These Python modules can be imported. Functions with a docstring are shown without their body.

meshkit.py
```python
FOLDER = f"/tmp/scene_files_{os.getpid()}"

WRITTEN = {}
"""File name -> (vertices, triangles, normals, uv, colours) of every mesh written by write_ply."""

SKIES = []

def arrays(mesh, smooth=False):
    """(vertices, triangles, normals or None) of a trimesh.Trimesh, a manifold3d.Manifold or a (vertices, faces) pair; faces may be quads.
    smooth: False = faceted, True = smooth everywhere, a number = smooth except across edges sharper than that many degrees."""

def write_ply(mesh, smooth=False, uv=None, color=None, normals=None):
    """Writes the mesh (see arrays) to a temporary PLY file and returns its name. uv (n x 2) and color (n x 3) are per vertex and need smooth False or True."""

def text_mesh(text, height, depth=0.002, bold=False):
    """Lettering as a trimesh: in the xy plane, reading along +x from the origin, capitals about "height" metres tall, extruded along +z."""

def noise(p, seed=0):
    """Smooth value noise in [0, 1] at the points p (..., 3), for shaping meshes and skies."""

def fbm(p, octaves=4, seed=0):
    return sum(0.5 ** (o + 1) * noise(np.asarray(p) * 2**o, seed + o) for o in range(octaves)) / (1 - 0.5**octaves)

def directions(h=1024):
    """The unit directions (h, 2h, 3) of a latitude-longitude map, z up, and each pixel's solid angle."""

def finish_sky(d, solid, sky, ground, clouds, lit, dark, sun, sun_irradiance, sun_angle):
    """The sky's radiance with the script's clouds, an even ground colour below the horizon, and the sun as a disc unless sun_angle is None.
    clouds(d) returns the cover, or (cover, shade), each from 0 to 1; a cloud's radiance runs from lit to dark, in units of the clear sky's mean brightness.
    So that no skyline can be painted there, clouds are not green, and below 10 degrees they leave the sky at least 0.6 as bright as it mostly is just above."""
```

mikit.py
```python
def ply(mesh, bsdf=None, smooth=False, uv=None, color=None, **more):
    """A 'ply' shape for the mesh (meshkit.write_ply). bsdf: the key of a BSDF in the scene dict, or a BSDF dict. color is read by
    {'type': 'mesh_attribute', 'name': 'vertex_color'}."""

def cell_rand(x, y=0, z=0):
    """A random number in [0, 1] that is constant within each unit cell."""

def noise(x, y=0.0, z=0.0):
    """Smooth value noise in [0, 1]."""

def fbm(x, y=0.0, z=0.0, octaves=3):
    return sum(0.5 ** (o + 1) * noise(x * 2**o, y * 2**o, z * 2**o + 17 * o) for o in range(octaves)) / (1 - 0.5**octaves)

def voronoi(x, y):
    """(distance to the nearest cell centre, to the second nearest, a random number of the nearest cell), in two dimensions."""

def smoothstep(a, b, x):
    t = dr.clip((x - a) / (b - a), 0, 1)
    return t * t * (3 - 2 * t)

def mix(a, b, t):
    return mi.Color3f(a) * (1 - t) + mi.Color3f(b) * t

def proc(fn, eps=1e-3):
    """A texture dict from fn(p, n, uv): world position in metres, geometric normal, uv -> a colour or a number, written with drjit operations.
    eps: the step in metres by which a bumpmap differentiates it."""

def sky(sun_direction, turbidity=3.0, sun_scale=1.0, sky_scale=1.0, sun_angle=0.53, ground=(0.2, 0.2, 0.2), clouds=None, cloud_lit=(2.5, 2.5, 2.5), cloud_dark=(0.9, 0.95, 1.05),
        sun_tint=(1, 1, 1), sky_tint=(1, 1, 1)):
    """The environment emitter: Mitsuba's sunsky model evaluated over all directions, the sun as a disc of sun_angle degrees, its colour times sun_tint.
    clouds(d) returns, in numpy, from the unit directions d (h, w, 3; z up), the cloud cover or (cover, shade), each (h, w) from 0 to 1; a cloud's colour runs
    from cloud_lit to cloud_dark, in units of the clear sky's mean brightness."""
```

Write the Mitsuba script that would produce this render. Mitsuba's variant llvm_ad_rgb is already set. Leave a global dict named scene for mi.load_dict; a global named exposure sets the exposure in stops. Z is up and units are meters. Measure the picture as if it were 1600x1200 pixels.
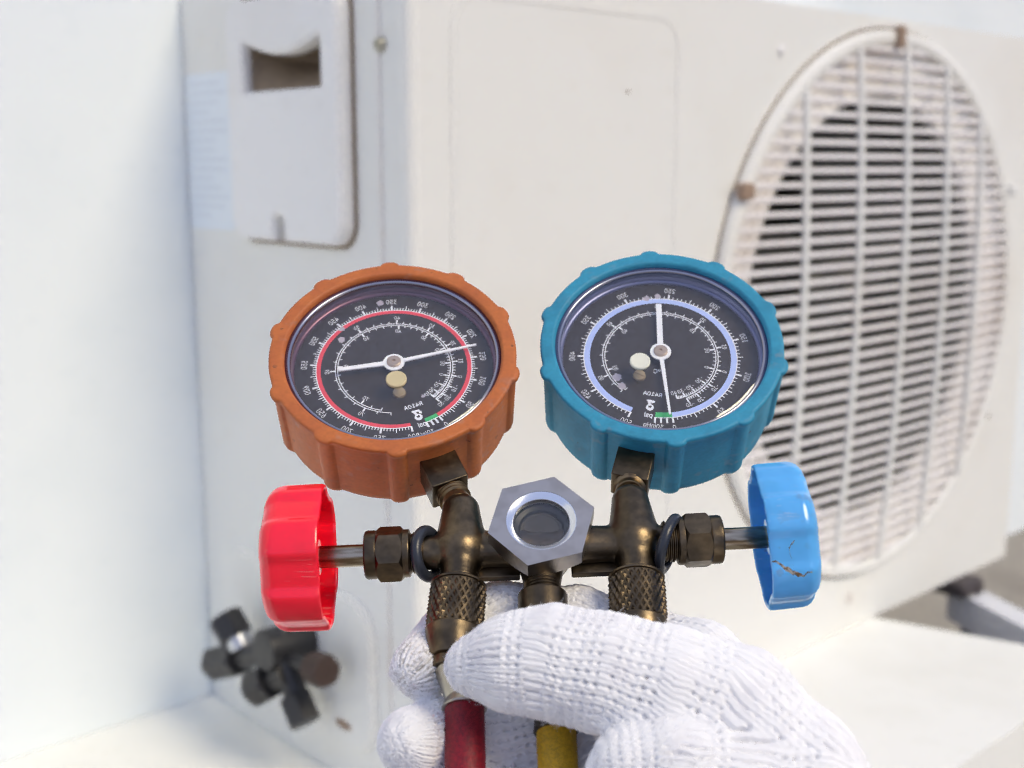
import math
import numpy as np, trimesh, manifold3d as m3, mitsuba as mi, drjit as dr
import shapely.geometry as sg
from shapely import affinity
from shapely.ops import unary_union
import meshkit, mikit
from mikit import noise, fbm, smoothstep, mix

rng = np.random.default_rng(7)
scene, labels = {}, {}
RT = mi.ScalarTransform4f

# ------------------------------------------------------------------ camera, light, exposure
F_PX, PITCH, CAM_H = 1900.0, math.radians(10.3), 0.46
CAM = np.array([0, 0, CAM_H])
UPV = np.array([0, math.sin(PITCH), math.cos(PITCH)])
FWD = np.array([0, math.cos(PITCH), -math.sin(PITCH)])
scene['camera'] = {'type': 'thinlens', 'fov': math.degrees(2 * math.atan(800 / F_PX)), 'fov_axis': 'x', 'near_clip': 0.01, 'far_clip': 200.0,
                   'aperture_radius': 0.0018, 'focus_distance': 0.366,
                   'to_world': RT().look_at(origin=CAM.tolist(), target=(CAM + FWD).tolist(), up=[0, 0, 1])}
scene['sky'] = mikit.sky((0.80, -0.66, 1.0), turbidity=3, sun_scale=0.3, sun_angle=26, clouds=lambda d: 1.0, cloud_lit=(0.84, 0.98, 1.48), sun_tint=(0.95, 1.0, 0.96), ground=(0.30, 0.30, 0.30))
exposure = 2.55


# ------------------------------------------------------------------ helpers
def cam2w(p):
    p = np.asarray(p, float)
    return CAM + p[..., 0:1] * np.array([1.0, 0, 0]) + p[..., 1:2] * UPV + p[..., 2:3] * FWD


def frame(origin, x, y, z):
    """4x4 of a local frame in millimetres whose axes are given in world space."""
    m = np.eye(4)
    m[:3, 0], m[:3, 1], m[:3, 2], m[:3, 3] = x, y, z, origin
    assert np.linalg.det(m[:3, :3]) > 0.5
    return m @ np.diag([1e-3, 1e-3, 1e-3, 1])


def cdir(v):
    v = np.asarray(v, float)
    v = v / np.linalg.norm(v)
    return v[0] * np.array([1.0, 0, 0]) + v[1] * UPV + v[2] * FWD


def tri(mesh):
    if hasattr(mesh, 'to_mesh'):
        mm = mesh.to_mesh()
        return trimesh.Trimesh(np.array(mm.vert_properties[:, :3]), np.array(mm.tri_verts), process=False)
    if isinstance(mesh, (list, tuple)) and not isinstance(mesh[0], np.ndarray):
        return trimesh.util.concatenate([tri(x) for x in mesh])
    if isinstance(mesh, tuple):
        v, f = np.asarray(mesh[0], float), np.asarray(mesh[1], int)
        if f.shape[1] == 4:
            f = np.vstack([f[:, [0, 1, 2]], f[:, [0, 2, 3]]])
        return trimesh.Trimesh(v, f, process=False)
    return mesh


def moved(mesh, m):
    t = tri(mesh).copy()
    v = np.asarray(t.vertices) @ m[:3, :3].T + m[:3, 3]
    f = np.asarray(t.faces)
    if np.linalg.det(m[:3, :3]) < 0:
        f = f[:, ::-1]
    return trimesh.Trimesh(v, f, process=False)


def put(key, mesh, bsdf, m=None, smooth=False, label=None, cat=None, group=None, kind=None, **more):
    base, k = key, 0
    while key in scene:
        k += 1
        key = f'{base}_{k:03d}'
    t = tri(mesh)
    if m is not None:
        t = moved(t, m)
    scene[key] = mikit.ply(t, bsdf, smooth=smooth, **more)
    note(key, label, cat, group, kind)
    return key


def note(key, label=None, cat=None, group=None, kind=None):
    d = {k: v for k, v in (('label', label), ('category', cat), ('group', group), ('kind', kind)) if v}
    if d:
        labels[key] = d


def T(x=0, y=0, z=0):
    m = np.eye(4)
    m[:3, 3] = x, y, z
    return m


def R(axis, deg):
    return trimesh.transformations.rotation_matrix(math.radians(deg), axis)


def align(a, b):
    """4x4 that takes the segment (0,0,0)-(0,0,1) direction to a->b, origin at a."""
    a, b = np.asarray(a, float), np.asarray(b, float)
    z = (b - a) / np.linalg.norm(b - a)
    x = np.cross([0, 1, 0], z) if abs(z[1]) < 0.9 else np.cross([1, 0, 0], z)
    x /= np.linalg.norm(x)
    m = np.eye(4)
    m[:3, 0], m[:3, 1], m[:3, 2], m[:3, 3] = x, np.cross(z, x), z, a
    return m


def lathe(profile, n=96, radial=None):
    """Closed-of-revolution grid about z from a profile [(r, z, k)], from the axis or inner edge outwards; radial(theta) is added times k."""
    pr = np.array([tuple(p) + (0.0,) * (3 - len(p)) for p in profile], float)
    th = np.linspace(0, 2 * np.pi, n, endpoint=False)
    extra = radial(th) if radial is not None else np.zeros(n)
    r = pr[:, :1] + pr[:, 2:3] * extra[None]
    v = np.stack([r * np.cos(th), r * np.sin(th), np.repeat(pr[:, 1:2], n, 1)], -1).reshape(-1, 3)
    i, j = np.meshgrid(np.arange(len(pr) - 1), np.arange(n), indexing='ij')
    a, b, c, d = i * n + j, i * n + (j + 1) % n, (i + 1) * n + (j + 1) % n, (i + 1) * n + j
    f = np.stack([a, b, c, d], -1).reshape(-1, 4)
    t = tri((v, f))
    keep = t.area_faces > 1e-14
    t.update_faces(keep)
    return t


def cyl(a, b, r, n=64, ch=0.3, r2=None):
    """Cylinder or cone from a to b with chamfered ends."""
    a, b = np.asarray(a, float), np.asarray(b, float)
    h = np.linalg.norm(b - a)
    r2 = r if r2 is None else r2
    t = lathe([(0, h), (r2 - ch, h), (r2 - 0.3 * ch, h - 0.3 * ch), (r2, h - ch), (r, ch), (r - 0.3 * ch, 0.3 * ch), (r - ch, 0), (0, 0)], n)
    t = tri((np.asarray(t.vertices), np.asarray(t.faces)[:, ::-1]))
    return moved(t, align(a, b))


def fixn(t):
    t = tri(t)
    if t.volume < 0:
        t = trimesh.Trimesh(t.vertices, np.asarray(t.faces)[:, ::-1], process=False)
    return t


def thread(a, b, r, pitch=1.1, depth=0.55, n=64):
    h = np.linalg.norm(np.asarray(b, float) - np.asarray(a, float))
    k = max(2, int(round(h / pitch)))
    pr = [(0, 0), (r - depth, 0)]
    for i in range(k):
        z = h * i / k
        p = h / k
        pr += [(r - depth, z + 0.08 * p), (r, z + 0.42 * p), (r, z + 0.58 * p), (r - depth, z + 0.92 * p)]
    pr += [(r - depth, h), (0, h)]
    return fixn(moved(lathe(pr, n), align(a, b)))


def tube(pts, radii, n=10, cap=True):
    pts = np.asarray(pts, float)
    radii = np.broadcast_to(radii, len(pts))
    d = np.gradient(pts, axis=0)
    d /= np.linalg.norm(d, axis=1, keepdims=True)
    u = np.cross(d[0], [0.3, 0.2, 0.93])
    u /= np.linalg.norm(u)
    rings = []
    th = np.linspace(0, 2 * np.pi, n, endpoint=False)
    for p, t, r in zip(pts, d, radii):
        u = u - t * (u @ t)
        u /= np.linalg.norm(u)
        w = np.cross(t, u)
        rings.append(p + r * (np.cos(th)[:, None] * u + np.sin(th)[:, None] * w))
    v = np.concatenate(rings)
    k = len(pts)
    i, j = np.meshgrid(np.arange(k - 1), np.arange(n), indexing='ij')
    f = np.stack([i * n + j, i * n + (j + 1) % n, (i + 1) * n + (j + 1) % n, (i + 1) * n + j], -1).reshape(-1, 4)
    f = np.vstack([f[:, [0, 1, 2]], f[:, [0, 2, 3]]])
    if cap:
        v = np.vstack([v, pts[:1], pts[-1:]])
        jj = np.arange(n)
        f = np.vstack([f, np.stack([(jj + 1) % n, jj, jj * 0 + k * n], 1), np.stack([(k - 1) * n + jj, (k - 1) * n + (jj + 1) % n, jj * 0 + k * n + 1], 1)])
    return trimesh.Trimesh(v, f, process=False)


def rbox(size, r=1.0, seg=10):
    """Rounded box centred at the origin, a hull of spheres."""
    s = np.asarray(size, float) / 2 - r
    ball = m3.Manifold.sphere(r, seg)
    return m3.Manifold.batch_hull([ball.translate([a * s[0], b * s[1], c * s[2]]) for a in (-1, 1) for b in (-1, 1) for c in (-1, 1)])


def prism(poly, h, ch=0.0):
    """Extrusion of a shapely polygon from z=0 to h with a small chamfer round the top."""
    parts = [trimesh.creation.extrude_polygon(poly, h - ch, engine='earcut')]
    if ch:
        cs = m3.CrossSection([np.array(poly.exterior.coords)[:-1]] + [np.array(i.coords)[:-1] for i in poly.interiors], m3.FillRule.EvenOdd)
        a = m3.Manifold.extrude(cs, h - ch)
        steps = [a]
        for k in range(3):
            t0 = k / 3
            steps.append(m3.Manifold.extrude(cs.offset(-ch * (1 - math.sqrt(1 - ((k + 1) / 3) ** 2) if k < 2 else 1) * 0.8, m3.JoinType.Round), ch / 3 + 1e-4).translate([0, 0, h - ch + t0 * ch - 1e-4]))
        return tri(m3.Manifold.batch_boolean(steps, m3.OpType.Add))
    return parts[0]


def rrect(x0, y0, x1, y1, r):
    return sg.box(x0 + r, y0 + r, x1 - r, y1 - r).buffer(r, quad_segs=8)


def hexnut(a, b, across, ch=0.6, bore=0.0, n=6, roll=0.0):
    """Hexagonal nut from a to b, its corners turned down by chamfer cones."""
    a, b = np.asarray(a, float), np.asarray(b, float)
    h = np.linalg.norm(b - a)
    rc = across / 2 / math.cos(math.pi / n)
    hx = m3.Manifold.cylinder(h, rc, rc, n).rotate([0, 0, roll])
    lim = m3.Manifold.revolve(m3.CrossSection([[(0, 0), (across / 2 * 0.98, 0), (rc * 1.01, ch * 1.6), (rc * 1.01, h - ch * 1.6), (across / 2 * 0.98, h), (0, h)]]), 96)
    g = hx ^ lim
    if bore:
        g = g - m3.Manifold.cylinder(h + 2, bore, bore, 64).translate([0, 0, -1])
    return moved(g, align(a, b))


# smooth union of round cones: the cast brass body and the gloved hand
def sd_cone(p, a, b, r1, r2):
    a, b = np.asarray(a, float), np.asarray(b, float)
    ab = b - a
    t = np.clip((p - a) @ ab / (ab @ ab), 0, 1)
    return np.linalg.norm(p - a - t[:, None] * ab, axis=1) - (r1 + (r2 - r1) * t)


def smin(ds, k):
    d = np.stack(ds)
    m = d.min(0)
    return m - k * np.log(np.exp(-(d - m) / k).sum(0))


def project(v, sdf, steps=6, clampd=1.5):
    e = 0.02
    for _ in range(steps):
        d = sdf(v)
        g = np.stack([sdf(v + np.eye(3)[i] * e) - sdf(v - np.eye(3)[i] * e) for i in range(3)], 1) / (2 * e)
        g /= np.maximum((g ** 2).sum(1, keepdims=True), 0.15)
        v = v - np.clip(d, -clampd, clampd)[:, None] * g
    return v


def bone(a, b, r1, r2, seg=20):
    return m3.Manifold.batch_hull([m3.Manifold.sphere(r1, seg).translate(list(map(float, a))), m3.Manifold.sphere(r2, seg).translate(list(map(float, b)))])


# ------------------------------------------------------------------ materials
def rgb(*c):
    return {'type': 'rgb', 'value': list(c)}


def principled(color, rough=0.5, **k):
    return {'type': 'twosided', 'bsdf': {'type': 'principled', 'base_color': color if isinstance(color, dict) else rgb(*color), 'roughness': rough, **k}}


def bumped(b, fn, scale, eps=2e-4):
    return {'type': 'twosided', 'bsdf': {'type': 'bumpmap', 'arbitrary': mikit.proc(fn, eps=eps), 'scale': scale, 'bsdf': b['bsdf']}}


def n3(p, s, o=3):
    return fbm(p.x * s, p.y * s, p.z * s, octaves=o)


def paint_col(base, dirt, amount):
    def fn(p, n, uv):
        a = n3(p, 9.0)
        b = n3(p, 70.0)
        return mix(base, dirt, amount * smoothstep(0.45, 0.85, a) + 0.35 * amount * smoothstep(0.62, 0.8, b))
    return mikit.proc(fn)


scene['wall_paint'] = principled(paint_col((0.755, 0.80, 0.82), (0.67, 0.73, 0.76), 0.5), 0.8, specular=0.2)
scene['unit_paint'] = principled(paint_col((0.745, 0.745, 0.71), (0.69, 0.66, 0.59), 0.45), 0.42, specular=0.4)
scene['cover_plastic'] = principled(paint_col((0.78, 0.775, 0.76), (0.66, 0.63, 0.58), 0.4), 0.5, specular=0.4)
scene['slat_plastic'] = principled(paint_col((0.76, 0.74, 0.74), (0.62, 0.57, 0.54), 0.5), 0.5)
scene['shroud_paint'] = principled(paint_col((0.70, 0.68, 0.65), (0.50, 0.38, 0.26), 0.5), 0.5)
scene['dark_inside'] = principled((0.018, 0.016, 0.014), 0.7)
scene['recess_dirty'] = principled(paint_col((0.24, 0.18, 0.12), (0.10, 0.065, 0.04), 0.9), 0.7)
scene['fan_plastic'] = principled((0.035, 0.032, 0.03), 0.5)
scene['sticker_paper'] = principled((0.72, 0.77, 0.81), 0.5)
scene['sticker_ink'] = principled((0.64, 0.68, 0.73), 0.6)
scene['screw_metal'] = principled((0.42, 0.40, 0.33), 0.4, metallic=0.8)
scene['rust'] = principled((0.30, 0.21, 0.15), 0.9)
scene['valve_black'] = principled((0.016, 0.016, 0.018), 0.4)
scene['valve_rust'] = principled((0.035, 0.018, 0.013), 0.6)
scene['valve_steel'] = principled((0.55, 0.57, 0.62), 0.35, metallic=0.9)
scene['concrete_white'] = principled(paint_col((0.77, 0.775, 0.74), (0.68, 0.68, 0.62), 0.5), 0.85, specular=0.2)
scene['ground_grey'] = principled(paint_col((0.26, 0.24, 0.21), (0.18, 0.16, 0.14), 0.8), 0.9)
scene['bracket_paint'] = principled((0.60, 0.61, 0.64), 0.5)
scene['foot_rubber'] = principled((0.05, 0.04, 0.04), 0.6)


def brass_col(p, n, uv):
    a = n3(p, 160.0)
    b = n3(p, 900.0, 2)
    c = mix((0.085, 0.066, 0.045), (0.17, 0.125, 0.075), smoothstep(0.35, 0.75, a))
    return c * (0.8 + 0.4 * b)


def brass_rough(p, n, uv):
    return 0.24 + 0.22 * n3(p, 400.0)


scene['brass_dark'] = bumped(principled(mikit.proc(brass_col), mikit.proc(brass_rough), metallic=1.0), lambda p, n, uv: n3(p, 700.0), 6e-5)
scene['brass_bright'] = principled(mikit.proc(lambda p, n, uv: mix((0.27, 0.19, 0.10), (0.13, 0.095, 0.06), smoothstep(0.4, 0.7, n3(p, 300.0)))), 0.32, metallic=1.0)
scene['nickel_nut'] = bumped(principled(mikit.proc(lambda p, n, uv: mix((0.50, 0.465, 0.43), (0.43, 0.395, 0.36), smoothstep(0.4, 0.75, n3(p, 220.0)))), 0.33, metallic=1.0), lambda p, n, uv: n3(p, 1500.0, 2), 2e-5)
scene['nickel_ring'] = principled((0.78, 0.80, 0.84), 0.2, metallic=1.0)
scene['stem_metal'] = principled(mikit.proc(lambda p, n, uv: mix((0.46, 0.40, 0.30), (0.22, 0.16, 0.10), smoothstep(0.35, 0.7, fbm(p.x * 130, p.y * 600, p.z * 600)))), 0.2, metallic=1.0)
scene['sight_inner'] = principled(mikit.proc(lambda p, n, uv: mix((0.034, 0.028, 0.016), (0.024, 0.02, 0.012), n3(p, 900.0))), 0.5)
scene['sight_wall'] = principled((0.026, 0.026, 0.021), 0.35, metallic=0.5)
scene['clear_pane'] = {'type': 'thindielectric', 'int_ior': 1.49, 'ext_ior': 1.0}
scene['rubber_ring'] = principled((0.02, 0.024, 0.034), 0.33)


def rubber(a, b):
    def fn(p, n, uv):
        c = mix(a, b, smoothstep(0.42, 0.72, n3(p, 130.0))) * (0.9 + 0.2 * n3(p, 1200.0, 2))
        dust = smoothstep(0.55, 0.8, n3(p, 320.0, 4)) * smoothstep(0.4, 0.65, n3(p, 60.0, 2))
        spot = smoothstep(0.80, 0.84, n3(p, 420.0, 2)) * smoothstep(0.45, 0.6, n3(p, 70.0, 2))
        return mix(mix(c, (0.30, 0.27, 0.25), 0.26 * dust), (0.05, 0.035, 0.03), 0.6 * spot)
    return bumped(principled(mikit.proc(fn), 0.52, specular=0.35), lambda p, n, uv: n3(p, 1400.0, 2), 5e-5)


scene['rubber_orange'] = rubber((0.45, 0.130, 0.034), (0.405, 0.112, 0.033))
scene['rubber_blue'] = rubber((0.028, 0.245, 0.385), (0.024, 0.205, 0.33))
scene['case_ring'] = principled((0.36, 0.36, 0.41), 0.18, metallic=1.0)
scene['case_wall_red'] = principled((0.15, 0.07, 0.10), 0.3, metallic=0.7)
scene['case_wall_blue'] = principled((0.16, 0.17, 0.30), 0.3, metallic=0.7)
scene['dial_black'] = principled(mikit.proc(lambda p, n, uv: mix((0.022, 0.015, 0.009), (0.030, 0.021, 0.013), n3(p, 500.0))), 0.45)
scene['print_white'] = principled((0.80, 0.80, 0.82), 0.6)
scene['print_red'] = principled((0.72, 0.055, 0.075), 0.6)
scene['print_lilac'] = principled((0.42, 0.52, 0.86), 0.6)
scene['print_green'] = principled((0.04, 0.42, 0.12), 0.6)
scene['needle_white'] = principled((0.83, 0.84, 0.84), 0.45)
scene['hub_brass'] = principled((0.46, 0.36, 0.28), 0.4, metallic=0.6)
scene['plug_cream'] = principled((0.52, 0.44, 0.26), 0.5)
scene['plug_pale'] = principled((0.66, 0.66, 0.56), 0.5)
scene['screw_brass'] = principled((0.42, 0.33, 0.2), 0.45, metallic=0.4)
scene['speck_grey'] = principled((0.42, 0.38, 0.42), 0.8)


def wheel_col(a, b):
    def fn(p, n, uv):
        c = mix(a, b, smoothstep(0.45, 0.75, n3(p, 140.0)))
        grime = smoothstep(0.60, 0.74, n3(p, 260.0, 4)) * smoothstep(0.5, 0.7, n3(p, 45.0, 2))
        scuff = smoothstep(0.66, 0.72, fbm(p.x * 220, p.y * 1500, p.z * 1500, octaves=2)) * smoothstep(0.5, 0.62, n3(p, 60.0, 2))
        return mix(mix(c, (0.16, 0.11, 0.08), 0.55 * grime), (0.75, 0.70, 0.68), 0.12 * scuff)
    return mikit.proc(fn)


def wheel_rough(p, n, uv):
    return 0.10 + 0.30 * smoothstep(0.45, 0.75, n3(p, 180.0))


scene['wheel_red'] = bumped(principled(wheel_col((0.86, 0.003, 0.026), (0.78, 0.004, 0.022)), mikit.proc(wheel_rough), specular=0.5, clearcoat=0.6, clearcoat_gloss=0.95), lambda p, n, uv: n3(p, 120.0), 1.2e-4)
scene['wheel_blue'] = bumped(principled(wheel_col((0.085, 0.37, 0.76), (0.07, 0.34, 0.70)), mikit.proc(wheel_rough), specular=0.5, clearcoat=0.6, clearcoat_gloss=0.95), lambda p, n, uv: n3(p, 120.0), 1.2e-4)
scene['crack_brown'] = principled(mikit.proc(lambda p, n, uv: mix((0.10, 0.055, 0.02), (0.30, 0.30, 0.28), smoothstep(0.45, 0.6, n3(p, 900.0)))), 0.7)
scene['worn_grey'] = principled(mikit.proc(lambda p, n, uv: mix((0.30, 0.24, 0.22), (0.55, 0.48, 0.46), n3(p, 600.0))), 0.6)


def braid(a, b):
    def fn(p, n, uv):
        h = n3(p, 2600.0, 2)
        return mix(a, b, smoothstep(0.3, 0.75, h))
    return bumped(principled(mikit.proc(fn), 0.5, specular=0.35), lambda p, n, uv: fbm(p.x * 1500, p.y * 1500, p.z * 2600, octaves=2), 1.6e-4)


scene['hose_red'] = braid((0.23, 0.005, 0.016), (0.11, 0.005, 0.013))
scene['hose_yellow'] = braid((0.50, 0.30, 0.012), (0.34, 0.21, 0.012))
scene['hose_blue'] = braid((0.02, 0.12, 0.42), (0.015, 0.09, 0.3))
scene['ferrule_dark'] = principled((0.02, 0.016, 0.012), 0.35)
scene['ferrule_steel'] = principled((0.46, 0.42, 0.34), 0.3, metallic=1.0)

# ------------------------------------------------------------------ the setting: air conditioner unit, wall, slab, ground
YAW = math.radians(42.5)
K = np.array([-0.06548, 0.78849, 0.0])                   # foot of the unit's near upright edge, on the slab
D1 = np.array([math.cos(YAW), math.sin(YAW), 0])         # along the front, away to the right
D2 = np.array([-math.sin(YAW), math.cos(YAW), 0])        # along the side, away to the left
ZV = np.array([0, 0, 1.0])


def basis(x, y, z, o):
    m = np.eye(4)
    m[:3, 0], m[:3, 1], m[:3, 2], m[:3, 3] = x, y, z, o
    return m


FRONT = basis(D1, ZV, -D2, K)        # x along the front, y up, z out of the front
SIDE = basis(D2, ZV, -D1, K)         # x along the side to the rear, y up, z out of the side (mirrored axes: handled by moved())
ROOM = basis(D1, D2, ZV, K)          # x along the front, y to the rear, z up
W, D, H = 0.885, 0.292, 0.592
FC, FR = np.array([0.572, 0.319]), 0.262


def slab(x0, y0, z0, x1, y1, z1):
    b = trimesh.creation.box((x1 - x0, y1 - y0, z1 - z0))
    b.apply_translation(((x0 + x1) / 2, (y0 + y1) / 2, (z0 + z1) / 2))
    return b


g = 12.0
put('ground', (np.array([[-g, -g, -0.18], [g, -g, -0.18], [g, g, -0.18], [-g, g, -0.18]]), np.array([[0, 1, 2, 3]])), 'ground_grey', kind='structure')
cs = m3.Manifold.hull_points(np.array([[-3.0, -0.215, -0.3], [0.66, -0.215, -0.3], [0.585, 0.02, -0.3], [0.50, 0.2925, -0.3], [-3.0, 0.2925, -0.3],
                                       [-3.0, -0.215, 0], [0.66, -0.215, 0], [0.585, 0.02, 0], [0.50, 0.2925, 0], [-3.0, 0.2925, 0]]))
put('concrete_ledge', cs, 'concrete_white', ROOM, label='long white concrete ledge that the outdoor unit stands on', kind='structure')
put('wall', slab(-3.2, 0.2935, -0.3, 4.0, 0.5, 2.2), 'wall_paint', ROOM, label='plain white wall behind the outdoor air conditioner unit', cat='wall')

AC = 'air_conditioner'
note(AC, 'cream outdoor air conditioner unit with round slatted fan grille, standing on white ledge', 'air conditioner')
shell = m3.Manifold.cube([W, 0.0015, H])
# front panel with a round opening
hole = sg.Point(*FC).buffer(FR - 0.006, quad_segs=48)
fp = rrect(0.0, 0.0, W, H, 0.004).difference(hole)
put(AC + '__front_panel', prism(fp, 0.004, 0.0015), 'unit_paint', FRONT @ T(0, 0, -0.004))
RX0, RX1 = 0.083, 0.181
arc = [(RX0 + (RX1 - RX0) * t, 0.545 - 0.010 * math.sin(math.pi * t)) for t in np.linspace(0, 1, 20)]
rec = sg.Polygon([(RX0, 0.511), (RX1, 0.511)] + arc[::-1])
sp = rrect(0.0, 0.0, D, H, 0.003).difference(rec)
put(AC + '__side_panel', prism(sp, 0.003), 'unit_paint', SIDE @ T(0, 0, -0.003))
put(AC + '__side_panel', slab(W - 0.003, 0.0042, 0.0, W, D, H), 'unit_paint', ROOM)
put(AC + '__top_panel', slab(0.004, 0.0045, H - 0.003, W - 0.004, D - 0.004, H - 0.0005), 'unit_paint', ROOM)
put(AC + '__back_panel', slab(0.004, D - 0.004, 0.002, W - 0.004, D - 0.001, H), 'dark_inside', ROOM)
put(AC + '__base_pan', slab(0.004, 0.005, 0.001, W - 0.004, D - 0.005, 0.005), 'shroud_paint', ROOM)
# near edge flange: rounded upright seam between front and side
edge = tube([(0.0045, 0.0045, 0.001), (0.0045, 0.0045, H)], 0.0062, 16)
put(AC + '__edge_trim', edge, 'unit_paint', ROOM, smooth=40)
# seam strip on the side and pressed frames
put(AC + '__side_seam', slab(0.0285, 0.0, -0.0005, 0.0315, H, 0.0014), 'shroud_paint', SIDE)
emb = rrect(0.034, 0.05, 0.266, 0.572, 0.026)
put(AC + '__pressed_border', prism(emb.difference(emb.buffer(-0.006)), 0.0012, 0.0009), 'unit_paint', FRONT @ T(0, 0, -0.0002), smooth=30)
put(AC + '__pressed_panel', prism(emb.buffer(-0.006).buffer(-0.0001), 0.0007), 'unit_paint', FRONT @ T(0, 0, -0.0002))
# screws
for (u, z, mm, out) in ((0.027, 0.535, SIDE, 0.004), (0.028, 0.06, SIDE, 0.004)):
    sc = m3.Manifold.cylinder(out, 0.0052, 0.0040, 24) - m3.Manifold.cube([0.008, 0.0014, 0.003], True).translate([0, 0, out])
    put(AC + '__screw', sc, 'screw_metal', mm @ T(u, z, 0))
for (u, z) in ((0.545, 0.033), (0.395, 0.553)):
    put(AC + '__screw', lathe([(0.0046, 0), (0.0044, 0.002), (0.003, 0.003), (0, 0.003)], 20), 'shroud_paint' if z < 0.1 else 'cover_plastic', FRONT @ T(u, z, 0), smooth=30)
for (u, z, r) in ((0.205, 0.512, 0.0016), (0.815, 0.18, 0.003)):
    put(AC + '__stain', lathe([(r, 0), (0, 0.0004)], 14), 'recess_dirty', FRONT @ T(u, z, 0.0008 if u < 0.3 else 0.0002))

# service cover on the side
cov = rrect(0.060, 0.404, 0.207, 0.576, 0.016)
slot = sg.LineString([(0.141, 0.398), (0.141, 0.417)]).buffer(0.0062)
put(AC + '__service_cover', prism(cov.difference(rec).difference(slot), 0.010, 0.004), 'cover_plastic', SIDE @ T(0, 0, 0.0015), smooth=30)
nx, ny = 28, 22
gv = []
for j in range(ny + 1):
    for i in range(nx + 1):
        u, v = i / nx, j / ny
        x = RX0 + (RX1 - RX0) * u
        yt = 0.545 - 0.010 * math.sin(math.pi * u) + 0.001
        y = 0.510 + (yt - 0.510) * v
        dep = 0.034 * min(1.0, 1.25 * v) ** 1.2 * (1 - u ** 3.0) ** 0.6 * min(1.0, 12 * u + 0.55)
        gv.append((x, y, 0.0035 - dep))
gv = np.array(gv)
gf = np.array([[j * (nx + 1) + i, j * (nx + 1) + i + 1, (j + 1) * (nx + 1) + i + 1, (j + 1) * (nx + 1) + i] for j in range(ny) for i in range(nx)])
roof = []
for j, sel_ in ((ny, range(nx)),):
    for i in sel_:
        p, q = gv[j * (nx + 1) + i], gv[j * (nx + 1) + i + 1]
        roof.append((np.array([p, q, [q[0], q[1], 0.0035], [p[0], p[1], 0.0035]]), np.array([[0, 1, 2, 3]])))
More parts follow.
